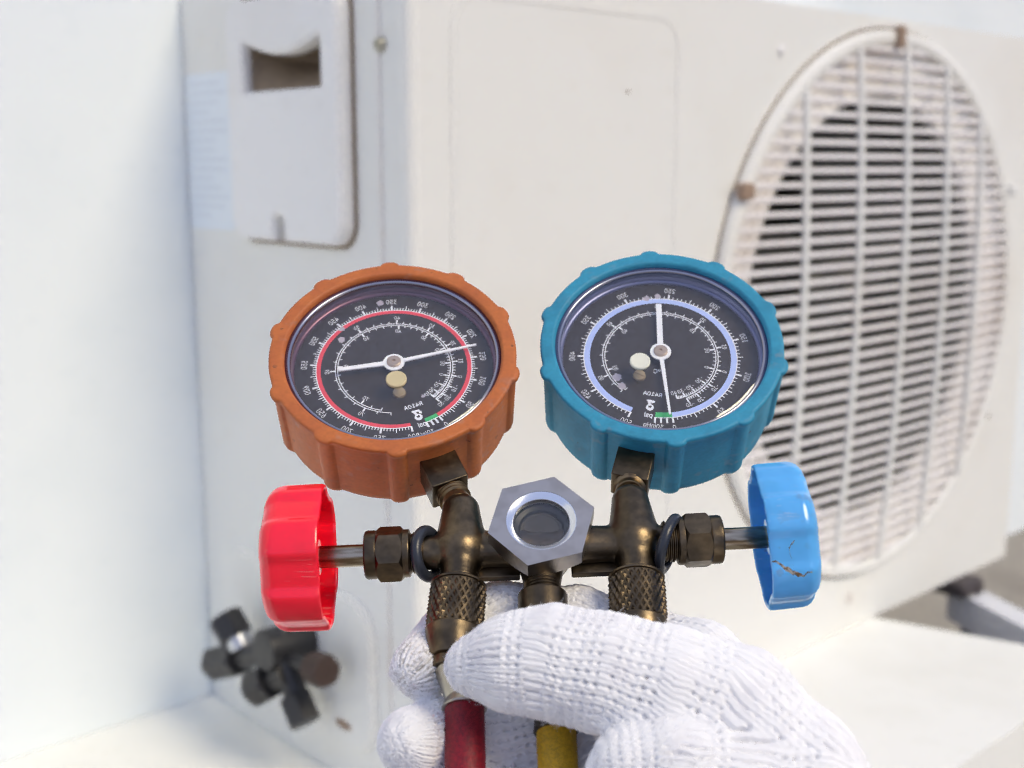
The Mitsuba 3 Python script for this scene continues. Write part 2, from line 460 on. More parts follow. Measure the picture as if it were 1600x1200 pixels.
for j in range(ny):
    p, q = gv[j * (nx + 1)], gv[(j + 1) * (nx + 1)]
    roof.append((np.array([p, q, [q[0], q[1], 0.0035], [p[0], p[1], 0.0035]]), np.array([[0, 1, 2, 3]])))
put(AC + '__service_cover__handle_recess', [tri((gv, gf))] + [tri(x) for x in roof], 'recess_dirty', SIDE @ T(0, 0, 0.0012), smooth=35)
put(AC + '__service_cover__screw', lathe([(0.0045, 0), (0.0042, 0.002), (0, 0.0025)], 20), 'screw_metal', SIDE @ T(0.141, 0.411, 0.001), smooth=30)
gap = cov.buffer(0.003).difference(cov.buffer(-0.004))
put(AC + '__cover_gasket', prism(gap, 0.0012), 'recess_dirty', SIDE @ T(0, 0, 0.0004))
# sticker with faint print
put(AC + '__sticker', slab(0.222, 0.408, 0.0, 0.289, 0.529, 0.0005), 'sticker_paper', SIDE @ T(0, 0, 0.0003))
ink = []
for i, y in enumerate(np.linspace(0.418, 0.520, 15)):
    w = 0.058 * (0.45 + 0.55 * abs(math.sin(i * 2.3)))
    ink.append(slab(0.284 - w, y, 0.0, 0.284, y + 0.0022, 0.0002))
put(AC + '__sticker__print', ink, 'sticker_ink', SIDE @ T(0, 0, 0.0009), kind='stuff')
# lower pressed plate that carries the service valves
pl = rrect(0.045, 0.030, 0.262, 0.150, 0.030)
put(AC + '__valve_plate', prism(pl, 0.006, 0.0035), 'unit_paint', SIDE, smooth=30)
put(AC + '__valve_plate__stain', prism(sg.Point(0, 0).buffer(1), 0.0003), 'rust', SIDE @ T(0.082, 0.049, 0.006) @ np.diag([0.010, 0.0035, 1, 1]))


def ray(px, py):
    d = np.array([(px - 800) / F_PX, 0, 0]) - (py - 600) / F_PX * UPV + FWD
    return d


def on_side(px, py, off):
    d = ray(px, py)
    nn = -D1
    t = ((K + nn * off - CAM) @ nn) / (d @ nn)
    q = CAM + d * t - K
    return np.array([q @ D2, q[2], off])


def on_z(px, py, z):
    d = ray(px, py)
    return CAM + d * (z - CAM_H) / d[2]


# service valves (two brass-and-black stop valves with caps)
def sv(a, b, r, mat, name, hexed=True):
    m = hexnut(np.array(a) * 1e3, np.array(b) * 1e3, r * 2e3, 1.4) if hexed else cyl(np.array(a) * 1e3, np.array(b) * 1e3, r * 1e3, 32, 1.2)
    put(name, m, mat, SIDE @ np.diag([1e-3, 1e-3, 1e-3, 1]), smooth=30)


VA = AC + '__service_valve'
v0 = on_side(437, 1010, 0.030)
put(VA, [fixn(cyl(np.array([v0[0], v0[1], 0.002]) * 1e3, np.array([v0[0], v0[1], 0.045]) * 1e3, 16, 40, 2)),
         fixn(cyl(on_side(437, 985, 0.03) * 1e3, on_side(462, 1085, 0.03) * 1e3, 9, 32, 1)),
         fixn(cyl(on_side(437, 1012, 0.03) * 1e3, on_side(372, 1030, 0.03) * 1e3, 9.5, 32, 1)),
         fixn(cyl(on_side(450, 1050, 0.034) * 1e3, on_side(425, 1064, 0.036) * 1e3, 9, 32, 1)),
         fixn(cyl(on_side(437, 1020, 0.03) * 1e3, on_side(492, 1046, 0.03) * 1e3, 6, 32, 1))], 'valve_black', SIDE @ np.diag([1e-3, 1e-3, 1e-3, 1]), smooth=30)
sv(on_side(376, 1028, 0.032), on_side(336, 1036, 0.034), 0.0125, 'valve_black', VA + '__cap')
sv(on_side(378, 1012, 0.032), on_side(368, 992, 0.034), 0.0095, 'valve_steel', VA + '__collar', False)
sv(on_side(370, 996, 0.034), on_side(350, 962, 0.037), 0.0125, 'valve_black', VA + '__cap')
sv(on_side(424, 1062, 0.037), on_side(398, 1076, 0.042), 0.013, 'valve_black', VA + '__cap')
sv(on_side(488, 1042, 0.03), on_side(512, 1050, 0.03), 0.0105, 'valve_rust', VA + '__cap')
sv(on_side(460, 1086, 0.03), on_side(478, 1130, 0.03), 0.0115, 'valve_black', VA + '__flare_nut')

# fan: bell-mouth shroud, blades, guard with slats
sh = lathe([(FR - 0.006, -0.001), (FR - 0.008, -0.004), (0.240, -0.006), (0.224, -0.008), (0.211, -0.013), (0.2045, -0.022)], 128)
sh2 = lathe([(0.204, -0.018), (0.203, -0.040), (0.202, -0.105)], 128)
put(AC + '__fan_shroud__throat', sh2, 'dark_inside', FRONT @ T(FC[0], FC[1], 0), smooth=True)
scene['bell_mouth'] = principled(paint_col((0.86, 0.845, 0.82), (0.70, 0.58, 0.46), 0.4), 0.5)
put(AC + '__fan_shroud', sh, 'bell_mouth', FRONT @ T(FC[0], FC[1], 0), smooth=True)
put(AC + '__fan_shroud__rim', tube([(FC[0] + 0.207 * math.cos(a), FC[1] + 0.207 * math.sin(a), -0.013) for a in np.linspace(0, 2 * np.pi, 97)], 0.0068, 10, False), 'bell_mouth', FRONT, smooth=True)
FAN = AC + '__fan'
put(FAN, fixn(lathe([(0, -0.050), (0.030, -0.052), (0.042, -0.062), (0.044, -0.100), (0, -0.100)], 48)), 'fan_plastic', FRONT @ T(FC[0], FC[1], 0), smooth=30)
for k in range(3):
    vs = []
    for i, r in enumerate(np.linspace(0.040, 0.190, 14)):
        for j, a in enumerate(np.linspace(-0.62, 0.62, 14)):
            ang = 2 * math.pi * k / 3 + 0.5 + a * (0.75 + 0.25 * math.sin(r * 14)) + 0.8 * (r - 0.04) / 0.15
            vs.append((r * math.cos(ang), r * math.sin(ang), -0.085 - 0.024 * a / 0.62 + 0.01 * (r / 0.19)))
    f = [[i * 14 + j, i * 14 + j + 1, (i + 1) * 14 + j + 1, (i + 1) * 14 + j] for i in range(13) for j in range(13)]
    vs = np.array(vs)
    f = np.array(f)
    back = vs + [0, 0, -0.0025]
    put(FAN + '__blade', [(vs, f), (back, f[:, ::-1])], 'fan_plastic', FRONT @ T(FC[0], FC[1], 0), smooth=30)
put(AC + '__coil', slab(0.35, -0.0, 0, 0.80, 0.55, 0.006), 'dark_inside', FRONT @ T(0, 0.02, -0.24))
GR = AC + '__fan_grille'
rr = FR - 0.012
ring_pts = [(FC[0] + FR * math.cos(a), FC[1] + FR * math.sin(a), 0.006) for a in np.linspace(0, 2 * np.pi, 129)]
put(GR, [fixn(lathe([(FR - 0.013, 0.0065), (FR - 0.009, 0.0085), (FR - 0.005, 0.009), (FR - 0.001, 0.007), (FR + 0.0005, 0.003), (FR + 0.0005, -0.001), (FR - 0.004, -0.003), (FR - 0.012, 0.0030), (FR - 0.013, 0.0065)], 160))], 'unit_paint', FRONT @ T(FC[0], FC[1], 0), smooth=40)
gk = fixn(lathe([(FR + 0.0006, 0.0002), (FR + 0.0020, 0.0008), (FR + 0.0034, 0.0002)], 160))
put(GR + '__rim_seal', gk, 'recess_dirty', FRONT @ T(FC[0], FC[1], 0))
ri = FR - 0.010
zs = np.arange(-20, 21) * 0.0122
for z in zs:
    if abs(z) > ri - 0.006:
        continue
    hw = math.sqrt(ri ** 2 - z ** 2)
    xs = np.linspace(-hw, hw, 15)
    sec = np.array([(-0.0019, -0.0014), (0.0019, -0.0014), (0.0026, 0.000), (0.0017, 0.0017), (-0.0017, 0.0017), (-0.0026, 0.000)])
    vs = np.array([(x, z + s[0] * (0.9 + 0.1 * math.cos(x / ri * 1.5)), 0.0045 + 0.011 * (1 - (x * x + z * z) / ri ** 2) + s[1]) for x in xs for s in sec])
    n = len(sec)
    f = np.array([[i * n + j, i * n + (j + 1) % n, (i + 1) * n + (j + 1) % n, (i + 1) * n + j] for i in range(len(xs) - 1) for j in range(n)])
    put(GR + '__slat', fixn((vs, f)), 'slat_plastic', FRONT @ T(FC[0], FC[1], 0))
for u in (-0.148, -0.067, 0.012, 0.090, 0.165):
    hw = math.sqrt(ri ** 2 - u ** 2)
    ys = np.linspace(-hw, hw, 25)
    pts = [(u, y, 0.007 + 0.011 * (1 - (u * u + y * y) / ri ** 2)) for y in ys]
    put(GR + '__rib', tube(pts, 0.0036, 8), 'unit_paint', FRONT @ T(FC[0], FC[1], 0), smooth=True)
put(GR + '__clip', rbox((0.010, 0.020, 0.008), 0.002), 'rust', FRONT @ T(FC[0] - 0.005, FC[1] + FR - 0.006, 0.010))
put(GR + '__clip', rbox((0.016, 0.014, 0.010), 0.003), 'rust', FRONT @ T(FC[0] - 0.232, FC[1] + 0.118, 0.010))
put(GR + '__clip', rbox((0.014, 0.012, 0.010), 0.003), 'unit_paint', FRONT @ T(FC[0] + 0.240, FC[1] + 0.112, 0.010))
put(AC + '__foot', rbox((0.045, 0.06, 0.018), 0.006), 'foot_rubber', ROOM @ T(0.775, 0.012, -0.009), smooth=30)
# steel rail under the unit's far foot
ra, rb = on_z(1500, 920, -0.022), on_z(1690, 1022, -0.022)
rd = (rb - ra)
rl = np.linalg.norm(rd)
RA = basis(rd / rl, np.cross(ZV, rd / rl), ZV, ra)
RL = 'support_rail'
note(RL, 'grey steel rail running out below the right-hand foot of the outdoor unit', 'bracket')
put(RL + '__bar', slab(0.0, -0.016, -0.006, rl, 0.016, 0.004), 'bracket_paint', RA)
put(RL + '__flange', slab(0.0, -0.016, -0.034, rl, -0.0125, -0.0065), 'bracket_paint', RA)
put(RL + '__post', slab(0.02, -0.010, -0.178, 0.045, 0.010, -0.0345), 'foot_rubber', RA)
put(RL + '__bolt', hexnut((22, 0, 4), (22, 0, 18), 20, 1.5), 'foot_rubber', RA @ np.diag([1e-3, 1e-3, 1e-3, 1]))

# ------------------------------------------------------------------ the manifold gauge set (millimetres in its own frame)
SET = 'manifold_gauge_set'
note(SET, 'brass refrigerant manifold with orange and blue gauges, held in white knit glove', 'manifold gauge')
MA, MB_ = np.array([-.01437, -.04826, .3500]), np.array([.03505, -.04611, .3505])
MX = (MB_ - MA) / np.linalg.norm(MB_ - MA)
MN = np.array([0.0, 0.88, -1.0])
MN = MN - (MN @ MX) * MX
MN /= np.linalg.norm(MN)
MY = np.cross(MX, MN)
MY = MY if MY[1] > 0 else -MY
MO = (MA + MB_) / 2
M = frame(cam2w(MO), cdir(MX), cdir(MY), cdir(MN))
MINV = np.linalg.inv(M)


def on_m(px, py, h=0.0):
    """Where the line of sight at a photograph pixel meets the plane h mm above the manifold's middle plane; mm in its frame."""
    o = (MINV @ np.append(CAM, 1))[:3]
    d = MINV[:3, :3] @ ray(px, py)
    t = (h - o[2]) / d[2]
    return o + d * t


# -- gauges
def gauge_frame(C, n):
    n = np.array(n) / np.linalg.norm(n)
    e = np.array([1.0, 0, 0]) - n[0] * n
    e /= np.linalg.norm(e)
    up = -np.cross(n, e)
    return frame(cam2w(np.array(C)), cdir(e), cdir(up), cdir(n))


def pol(a, r):
    """Point at clockwise angle a (degrees from the right) on the dial."""
    a = math.radians(a)
    return np.array([r * math.cos(a), -r * math.sin(a)])


def ring_poly(r0, r1, a0, a1, n=None):
    aa = np.linspace(a0, a1, n or max(4, int(abs(a1 - a0) / 2)))
    return sg.Polygon([pol(a, r1) for a in aa] + [pol(a, r0) for a in aa[::-1]])


def tick(a, r0, r1, w):
    u = pol(a, 1.0)
    t = np.array([-u[1], u[0]]) * w / 2
    return sg.Polygon([u * r0 - t, u * r0 + t, u * r1 + t, u * r1 - t])


def words(text, height, pos, up, squeeze=0.8, bold=False):
    """Lettering as the photograph shows it, left and right swapped; flat, centred at pos, its top towards up."""
    t = meshkit.text_mesh(text, height, 0.06, bold=bold)
    v = np.array(t.vertices)
    lo, hi = v.min(0), v.max(0)
    v[:, 0] = (v[:, 0] - (lo[0] + hi[0]) / 2) * squeeze
    v[:, 1] -= (lo[1] + hi[1]) / 2
    up = np.asarray(up, float) / np.linalg.norm(up)
    rt = np.array([up[1], -up[0]])
    out = np.zeros_like(v)
    out[:, :2] = pos + v[:, :1] * (-rt) + v[:, 1:2] * up
    out[:, 2] = v[:, 2]
    return trimesh.Trimesh(out, np.asarray(t.faces)[:, ::-1], process=False)


def flat(polys, z=0.0, h=0.05):
    out = []
    for p in polys:
        t = trimesh.creation.extrude_polygon(p, h, engine='earcut')
        t.apply_translation((0, 0, z))
        out.append(t)
    return trimesh.util.concatenate(out)


def inward(a):
    a = (a + 180) % 360 - 180
    return -13 < a < 150


def gauge(name, C, n, rubber_mat, bumps, sp):
    n = np.array(n) / np.linalg.norm(n)
    v = -np.array(C) / np.linalg.norm(C)
    w = v - n * (v @ n)
    w /= np.linalg.norm(w)
    tilt = math.radians(sp['tilt'])
    G = gauge_frame(C, n * math.cos(tilt) + w * math.sin(tilt))
    key = SET + '__' + name
    bm = np.radians([-b for b in bumps])

    def radial(th):
        out = np.zeros_like(th)
        for b in bm:
            d = np.abs((th - b + np.pi) % (2 * np.pi) - np.pi) * 39
            out = np.maximum(out, np.sqrt(np.clip(1 - (d / 2.9) ** 2, 0, 1)) * 0.95 + 0.25 * np.exp(-(d / 3.6) ** 4))
        return out
    bk = sp['back']
    prof = [(34.2, -11, 0), (34.2, -1.6, 0), (34.35, -0.8, 0), (34.8, -0.2, 0), (35.4, 0, 0), (38.0, 0, 0.8), (38.6, -0.12, 1.1), (38.95, -0.5, 1.3), (39.05, -1.1, 1.4), (38.95, -1.9, 1.35),
            (38.5, -2.5, 1.25), (38.05, -3.0, 1.3), (37.9, -3.6, 1.4), (37.6, bk + 4.5, 1.5), (37.3, bk + 2.7, 1.4), (36.6, bk + 1.4, 1.1), (35.5, bk + 0.6, 0.6), (34, bk + 0.2, 0), (20, bk, 0), (0, bk, 0)]
    put(key + '__boot', fixn(lathe(prof, 720, radial)), rubber_mat, G, smooth=35, label=sp['boot_label'])
    # metal case, lens
    put(key + '__case', fixn(lathe([(33.6, -9.0), (33.4, -2.4), (33.7, -1.9), (34.3, -2.2), (34.4, -4)], 160)), sp['case'], G, smooth=35)
    put(key + '__case_ring', fixn(lathe([(32.5, -2.65), (32.7, -2.2), (33.2, -1.95), (33.65, -2.3), (33.5, -2.8), (32.5, -2.65)], 160)), 'case_ring', G, smooth=True)
    put(key + '__lens', fixn(lathe([(32.6, -2.6), (32.0, -2.35), (31.4, -2.25), (24, -2.05), (12, -1.9), (0, -1.85)], 128)), 'clear_pane', G, smooth=20)
    # dial with print
    ZD = -7.7
    put(key + '__dial', fixn(lathe([(33.4, ZD - 0.6), (33.3, ZD), (0, ZD)], 128)), 'dial_black', G)
    put(key + '__dial_rim', fixn(lathe([(31.7, ZD), (31.8, ZD + 0.5), (32.2, ZD + 0.9), (32.9, ZD + 1.0), (33.5, ZD + 1.8)], 160)), sp['case'], G, smooth=40)
    put(key + '__colour_band', flat([ring_poly(sp['r0'], sp['r1'], sp['a0'], sp['a1'], 200)], ZD + 0.01), sp['band'], G)
    green = sp['a0'] + sp['green']
    put(key + '__green_band', flat([ring_poly(sp['r0'] - 0.1, sp['r1'], sp['a0'] + 0.1, green)], ZD + 0.012), 'print_green', G)
    P = []
    rb = sp['r1']
    P.append(ring_poly(rb, rb + 0.28, green, sp['a1'], 220))
    nmaj = sp['nmaj']
    step = (sp['a1'] - sp['a0']) / nmaj
    for k in range(nmaj + 1):
        a = sp['a0'] + step * k
        P.append(tick(a, rb, rb + 2.2, 0.62))
        if k < nmaj:
            for j in range(1, sp['sub']):
                mid = sp['sub'] % 2 == 0 and j == sp['sub'] // 2
                P.append(tick(a + step * j / sp['sub'], rb, rb + (2.0 if mid else 1.2), 0.30))
    for j in range(1, 4):
        P.append(tick(sp['a0'] + sp['green'] * j / 3, rb, rb + 2.2, 0.62))
    # two inner scales on either side of a double line
    oa = sorted(sp['outer'].items())
    ia = sorted(sp['inner'].items())
    rc = sp['rc']
    P.append(ring_poly(rc + 0.22, rc + 0.50, oa[0][1], sp['oend'], 160))
    P.append(ring_poly(rc - 0.50, rc - 0.22, ia[0][1], sp['iend'], 160))
    words_m = []
    for items, sgn, end in ((oa, 1, sp['oend']), (ia, -1, sp['iend'])):
        for (va, aa), (vb, ab) in zip(items, items[1:]):
            for j in range(5):
                a = aa + (ab - aa) * j / 5
                L, w = (1.5, 0.52) if j == 0 else (0.8, 0.28)
                P.append(tick(a, rc + sgn * 0.3, rc + sgn * (0.5 + L), w))
        va, aa = items[-1]
        P.append(tick(aa, rc + sgn * 0.3, rc + sgn * 2.0, 0.5))
        for j in (1, 2):
            P.append(tick(aa + (end - aa) * j / 2, rc + sgn * 0.3, rc + sgn * 1.4, 0.26))
        for v, a in items:
            u = pol(a, 1.0)
            words_m.append(words(str(v), 1.45, u * (rc + sgn * (3.0 if sgn > 0 else 2.9)), -u if inward(a) else u, 0.8))
    put(key + '__scale_marks', flat(P, ZD + 0.015), 'print_white', G)
    for k in range(nmaj + 1):
        a = sp['a0'] + step * k
        u = pol(a, 1.0)
        words_m.append(words(str(50 * k), 1.95, u * (rb + 4.0), -u if inward(a) else u, 0.74))
    dn = pol(sp['down'], 1.0)
    rt = np.array([-dn[1], dn[0]])        # towards the right of the print as seen
    words_m.append(words('R410A', 1.45, dn * sp['text'][0] + rt * sp['shift'], -dn, 0.95, True))
    words_m.append(words('psi', 1.75, dn * sp['text'][1] + rt * sp['shift'], -dn, 0.85, True))
    words_m.append(words('30inHg', 1.6, dn * sp['text'][2] + rt * (sp['shift'] + sp['hg']), -dn, 0.85))
    if 'degc' in sp:
        words_m.append(words('\u00b0C', 1.7, np.array(sp['degc']), -dn, 0.85, True))
    # emblem: a round blob with a slanted stem and a small square flag
    cl = dn * sp['text'][3] + rt * sp['shift']
    a1 = sg.Point(*(cl + dn * 0.9)).buffer(1.25).difference(sg.Point(*(cl + dn * 0.55)).buffer(0.55))
    b1 = sg.LineString([cl - dn * 0.1 - rt * 0.2, cl - dn * 1.5 - rt * 0.6]).buffer(0.42)
    c1 = affinity.rotate(sg.box(cl[0] + rt[0] * 0.8 - 0.45, cl[1] - 0.4 - dn[1] * 1.2, cl[0] + rt[0] * 0.8 + 0.55, cl[1] + 0.5 - dn[1] * 1.2), 12)
    d1 = sg.LineString([cl - dn * 1.7 - rt * 1.0, cl - dn * 1.6 + rt * 0.9]).buffer(0.38)
    em = unary_union([b1, c1, d1])
    put(key + '__emblem', flat([a1] + list(getattr(em, 'geoms', [em])), ZD + 0.015), 'print_white', G)
    wm = trimesh.util.concatenate(words_m)
    wm.apply_translation((0, 0, ZD - 0.01))
    put(key + '__lettering', wm, 'print_white', G)
    # needle, hub, breather plug on the lens and adjusting screw on the dial
    ZN = -5.4
    ta, tr, ba, br = sp['needle']
    tp, bp = pol(ta, tr), pol(ba, br)
    u = tp / np.linalg.norm(tp)
    w = np.array([-u[1], u[0]])
    ub = bp / np.linalg.norm(bp)
    wb = np.array([-ub[1], ub[0]])
    nd = unary_union([sg.Polygon([w * 0.75, tp + w * sp['nw'][0], tp - w * sp['nw'][0], -w * 0.75]), sg.Polygon([wb * 0.85, bp + wb * sp['nw'][1], bp - wb * sp['nw'][1], -wb * 0.85]).buffer(0.1), sg.Point(0, 0).buffer(3.4, quad_segs=24)])
    put(key + '__needle', prism(nd, 0.5, 0.12), 'needle_white', G @ T(0, 0, ZN - 0.25))
    put(key + '__needle_hub', fixn(lathe([(2.25, ZN + 0.2), (2.25, ZN + 0.75), (1.9, ZN + 1.0), (0.55, ZN + 1.05), (0.45, ZN + 0.5), (0, ZN + 0.5)], 48)), 'hub_brass', G, smooth=30)
    pp = pol(*sp['plug'])
    zl = -2.0
    put(key + '__plug', fixn(lathe([(3.1, zl - 0.3), (3.3, zl + 0.15), (3.25, zl + 0.75), (2.9, zl + 1.0), (2.55, zl + 0.92), (2.3, zl + 0.86), (0, zl + 0.86)], 48)), sp['plugmat'], G @ T(pp[0], pp[1], 0), smooth=30)
    qq = pol(*sp['screw'])
    sc = m3.Manifold.cylinder(0.7, 2.1, 1.95, 40) - m3.Manifold.cube([0.6, 5, 0.6], True).translate([0, 0, 0.7]).rotate([0, 0, sp['slot']])
    put(key + '__adjusting_screw', sc, 'screw_brass', G @ T(qq[0], qq[1], ZD), smooth=30)
    for (a, r, s) in sp['specks']:
        q = pol(a, r)
        blob = sg.Polygon([q + s * (0.6 + 0.5 * rng.random()) * np.array([math.cos(t), math.sin(t)]) for t in np.linspace(0, 2 * np.pi, 14)[:-1]]).buffer(0.15)
        put(key + '__smudge', flat([blob], 0, 0.03), 'speck_grey', G @ T(0, 0, ZD + 0.08))
    # square brass socket under the boot
    dn3 = np.array([pol(sp['nut'], 1.0)[0], pol(sp['nut'], 1.0)[1], 0])
    side3 = np.array([-dn3[1], dn3[0], 0])
    BM = np.eye(4)
    BM[:3, 0], BM[:3, 1], BM[:3, 2] = side3, dn3, np.cross(side3, dn3)
    BM[:3, 3] = dn3 * 41.5 + np.array([0, 0, -14.2])
    if np.linalg.det(BM[:3, :3]) < 0:
        BM[:3, 0] *= -1
    put(key + '__socket', rbox((11.6, 12.5, 11.4), 0.55, 12), 'brass_dark', G @ BM, smooth=40)
    # threaded neck from socket to the manifold body
    s0 = (MINV @ (G @ np.append(dn3 * 47.3 + np.array([0, 0, -14.2]), 1)))[:3]
    tip = np.array(sp['tee'])
    d = (tip - s0) / np.linalg.norm(tip - s0)
    put(key + '__threaded_neck', [thread(s0 - d * 0.6, s0 + d * 5.6, 5.0, 1.6, 0.9), fixn(cyl(s0 + d * 5.2, s0 + d * 9, 4.3))], 'brass_bright', M, smooth=15)
    return G


RED = dict(tilt=2.0, back=-30.0, boot_label='orange rubber boot of the left gauge', case='case_wall_red', band='print_red', r0=23.4, r1=24.75, a0=52.6, a1=52.6 - 338.2, green=10.5, nmaj=16, sub=10,
           outer={-30: 42.5, -20: 34, -10: 23, 0: 9.5, 10: -8.4, 20: -30.3, 30: -58.2, 40: -91, 50: -129, 60: -187, 70: -245}, oend=-270.5,
           inner={-30: 42.3, -20: 34.8, -10: 24.3, 0: 10.3, 10: -7.1, 20: -28.3, 30: -55, 40: -88.6, 50: -129.6, 60: -181.4, 70: -238.5}, iend=-261,
           rc=18.4, down=66.5, text=(17.2, 25.3, 29.0, 21.2), shift=0.0, hg=-0.6, needle=(-17.6, 27.4, 168.6, 17.6), nw=(0.34, 0.6),
           plug=(81.4, 10.3), plugmat='plug_cream', screw=(78, 11.0), slot=0, specks=[(50.4, 15.4, 0.55), (-103, 28.5, 1.2), (-139, 24.2, 1.0), (-148, 21, 1.2)], nut=66.0, tee=(-25.0, 15.0, 0.3))
BLUE = dict(tilt=3.4, back=-32.5, boot_label='blue rubber boot of the right gauge', case='case_wall_blue', band='print_lilac', r0=22.9, r1=24.75, a0=85.3, a1=85.3 - 329.2, green=12.5, nmaj=10, sub=10,
            outer={-30: 67.9, -20: 56.7, -10: 39.5, 0: 19.7, 10: -8.6, 20: -44.3, 30: -88, 40: -137.6, 50: -203}, oend=-226,
            inner={-40: 76.5, -30: 68.1, -20: 56.1, -10: 40.7, 0: 19.3, 10: -6.9, 20: -41.9, 30: -87, 40: -135, 50: -196.5}, iend=-228,
            rc=18.4, down=103.0, text=(15.8, 24.4, 28.2, 20.3), shift=0.0, hg=2.2, degc=(pol(101, 6.9) + np.array([-0.2, 0.5])).tolist(), needle=(87.5, 25.2, -87.5, 20.4), nw=(0.34, 0.8),
            plug=(137, 9.9), plugmat='plug_pale', screw=(132.5, 10.8), slot=60, specks=[(150, 16.5, 1.6), (138, 17.6, 1.3), (-96, 25.2, 1.2), (-88, 26.1, 1.0)], nut=105.3, tee=(25.2, 15.5, 0.3))
GA = gauge('pressure_gauge', (-0.0375410, 0.0102808, 0.3840955), (0.0248285, 0.6659728, -0.7455627), 'rubber_orange',
           [-95.3, -60.9, -27.6, 11.5, 46.0, 84.8, 119.1, 153.1, 192.7, 229.2], RED)
GB = gauge('pressure_gauge_001', (0.0480863, 0.0137067, 0.3912703), (-0.0334277, 0.6545600, -0.7552706), 'rubber_blue',
           [-91.7, -125.1, -57.2, -20.3, 16.4, 52.5, 87.5, 123.8, 163.5, 200.6], BLUE)

# -- cast brass body
SG = np.array([-1.7, 2.9, 0.0])           # axis of the sight glass


def body_parts():
    L, Rr = -25.1, 25.1
    return [((-36, 0, 0), (36, 0, 0), 4.8, 4.8),
            ((L, 1.0, 0), (L + 0.2, 14.0, 0), 7.8, 5.6), ((Rr, 1.0, 0), (Rr + 0.2, 14.5, 0), 7.8, 5.6),
            ((L, 0, 0), (L - 0.6, -9.5, 0), 5.9, 5.4), ((Rr, 0, 0), (Rr - 0.6, -9.5, 0), 5.9, 5.4),
            ((L + 7, 2, -1), (-8, 1.0, -1), 4.4, 6.0), ((Rr - 7, 2, -1), (6, 1.0, -1), 4.4, 6.0),
            (SG + [0, -0.5, -6], SG + [0, 0, -5.6], 9.0, 9.6), ((-2.0, -2, -3.4), (-2.3, -13.5, -0.5), 6.9, 4.9)]


def body_sdf(p):
    return smin([sd_cone(p, *b) for b in body_parts()], 0.55)


bm_ = m3.Manifold.batch_boolean([bone(a, b, r1, r2, 28) for a, b, r1, r2 in body_parts()], m3.OpType.Add).refine_to_length(0.9)
bt = tri(bm_)
bt = trimesh.Trimesh(project(np.asarray(bt.vertices), body_sdf), bt.faces, process=False)
BODY = SET + '__manifold_body'
put(BODY, bt, 'brass_dark', M, smooth=True)
put(BODY + '__web', [rbox((14, 5.6, 2.4), 0.4).translate([-15.4, -4.9, -3.4]), rbox((14, 5.6, 2.4), 0.4).translate([13.4, -4.9, -3.4])], 'brass_dark', M, smooth=40)
# sight glass: hexagon nut, bright bevel, window and dark well
ZS = 10.0
hexa = m3.Manifold.cylinder(7.4, 15.7, 15.7, 6).rotate([0, 0, 13])
lim = m3.Manifold.revolve(m3.CrossSection([[(0, 0), (13.2, 0), (16.0, 2.4), (16.0, 7.1), (15.6, 7.4), (0, 7.4)]]), 128)
hexa = (hexa ^ lim) - m3.Manifold.cylinder(8, 10.0, 10.0, 96).translate([0, 0, 6.1]) - m3.Manifold.cylinder(12, 8.0, 8.0, 96).translate([0, 0, -2])
SGL = SET + '__sight_glass'
put(SGL, hexa, 'nickel_nut', M @ T(SG[0], SG[1], ZS - 7.4), smooth=25)
put(SGL + '__bevel_ring', fixn(lathe([(10.0, ZS - 0.15), (9.7, ZS - 0.12), (8.2, ZS - 1.2), (7.95, ZS - 1.6), (7.9, ZS - 3)], 96)), 'nickel_ring', M @ T(SG[0], SG[1], 0), smooth=True)
put(SGL + '__well', fixn(lathe([(7.95, ZS - 1.5), (7.9, ZS - 4.2), (6.6, ZS - 4.6), (6.1, ZS - 5.4)], 96)), 'sight_wall', M @ T(SG[0], SG[1], 0), smooth=25)
put(SGL + '__indicator', fixn(lathe([(6.6, ZS - 5.6), (5.7, ZS - 5.25), (5.4, ZS - 5.3), (5.2, ZS - 5.5), (0, ZS - 5.5)], 96)), 'sight_inner', M @ T(SG[0], SG[1], 0), smooth=25)
put(SGL + '__window', fixn(lathe([(7.85, ZS - 2.0), (0, ZS - 1.9)], 64)), 'clear_pane', M @ T(SG[0], SG[1], 0))


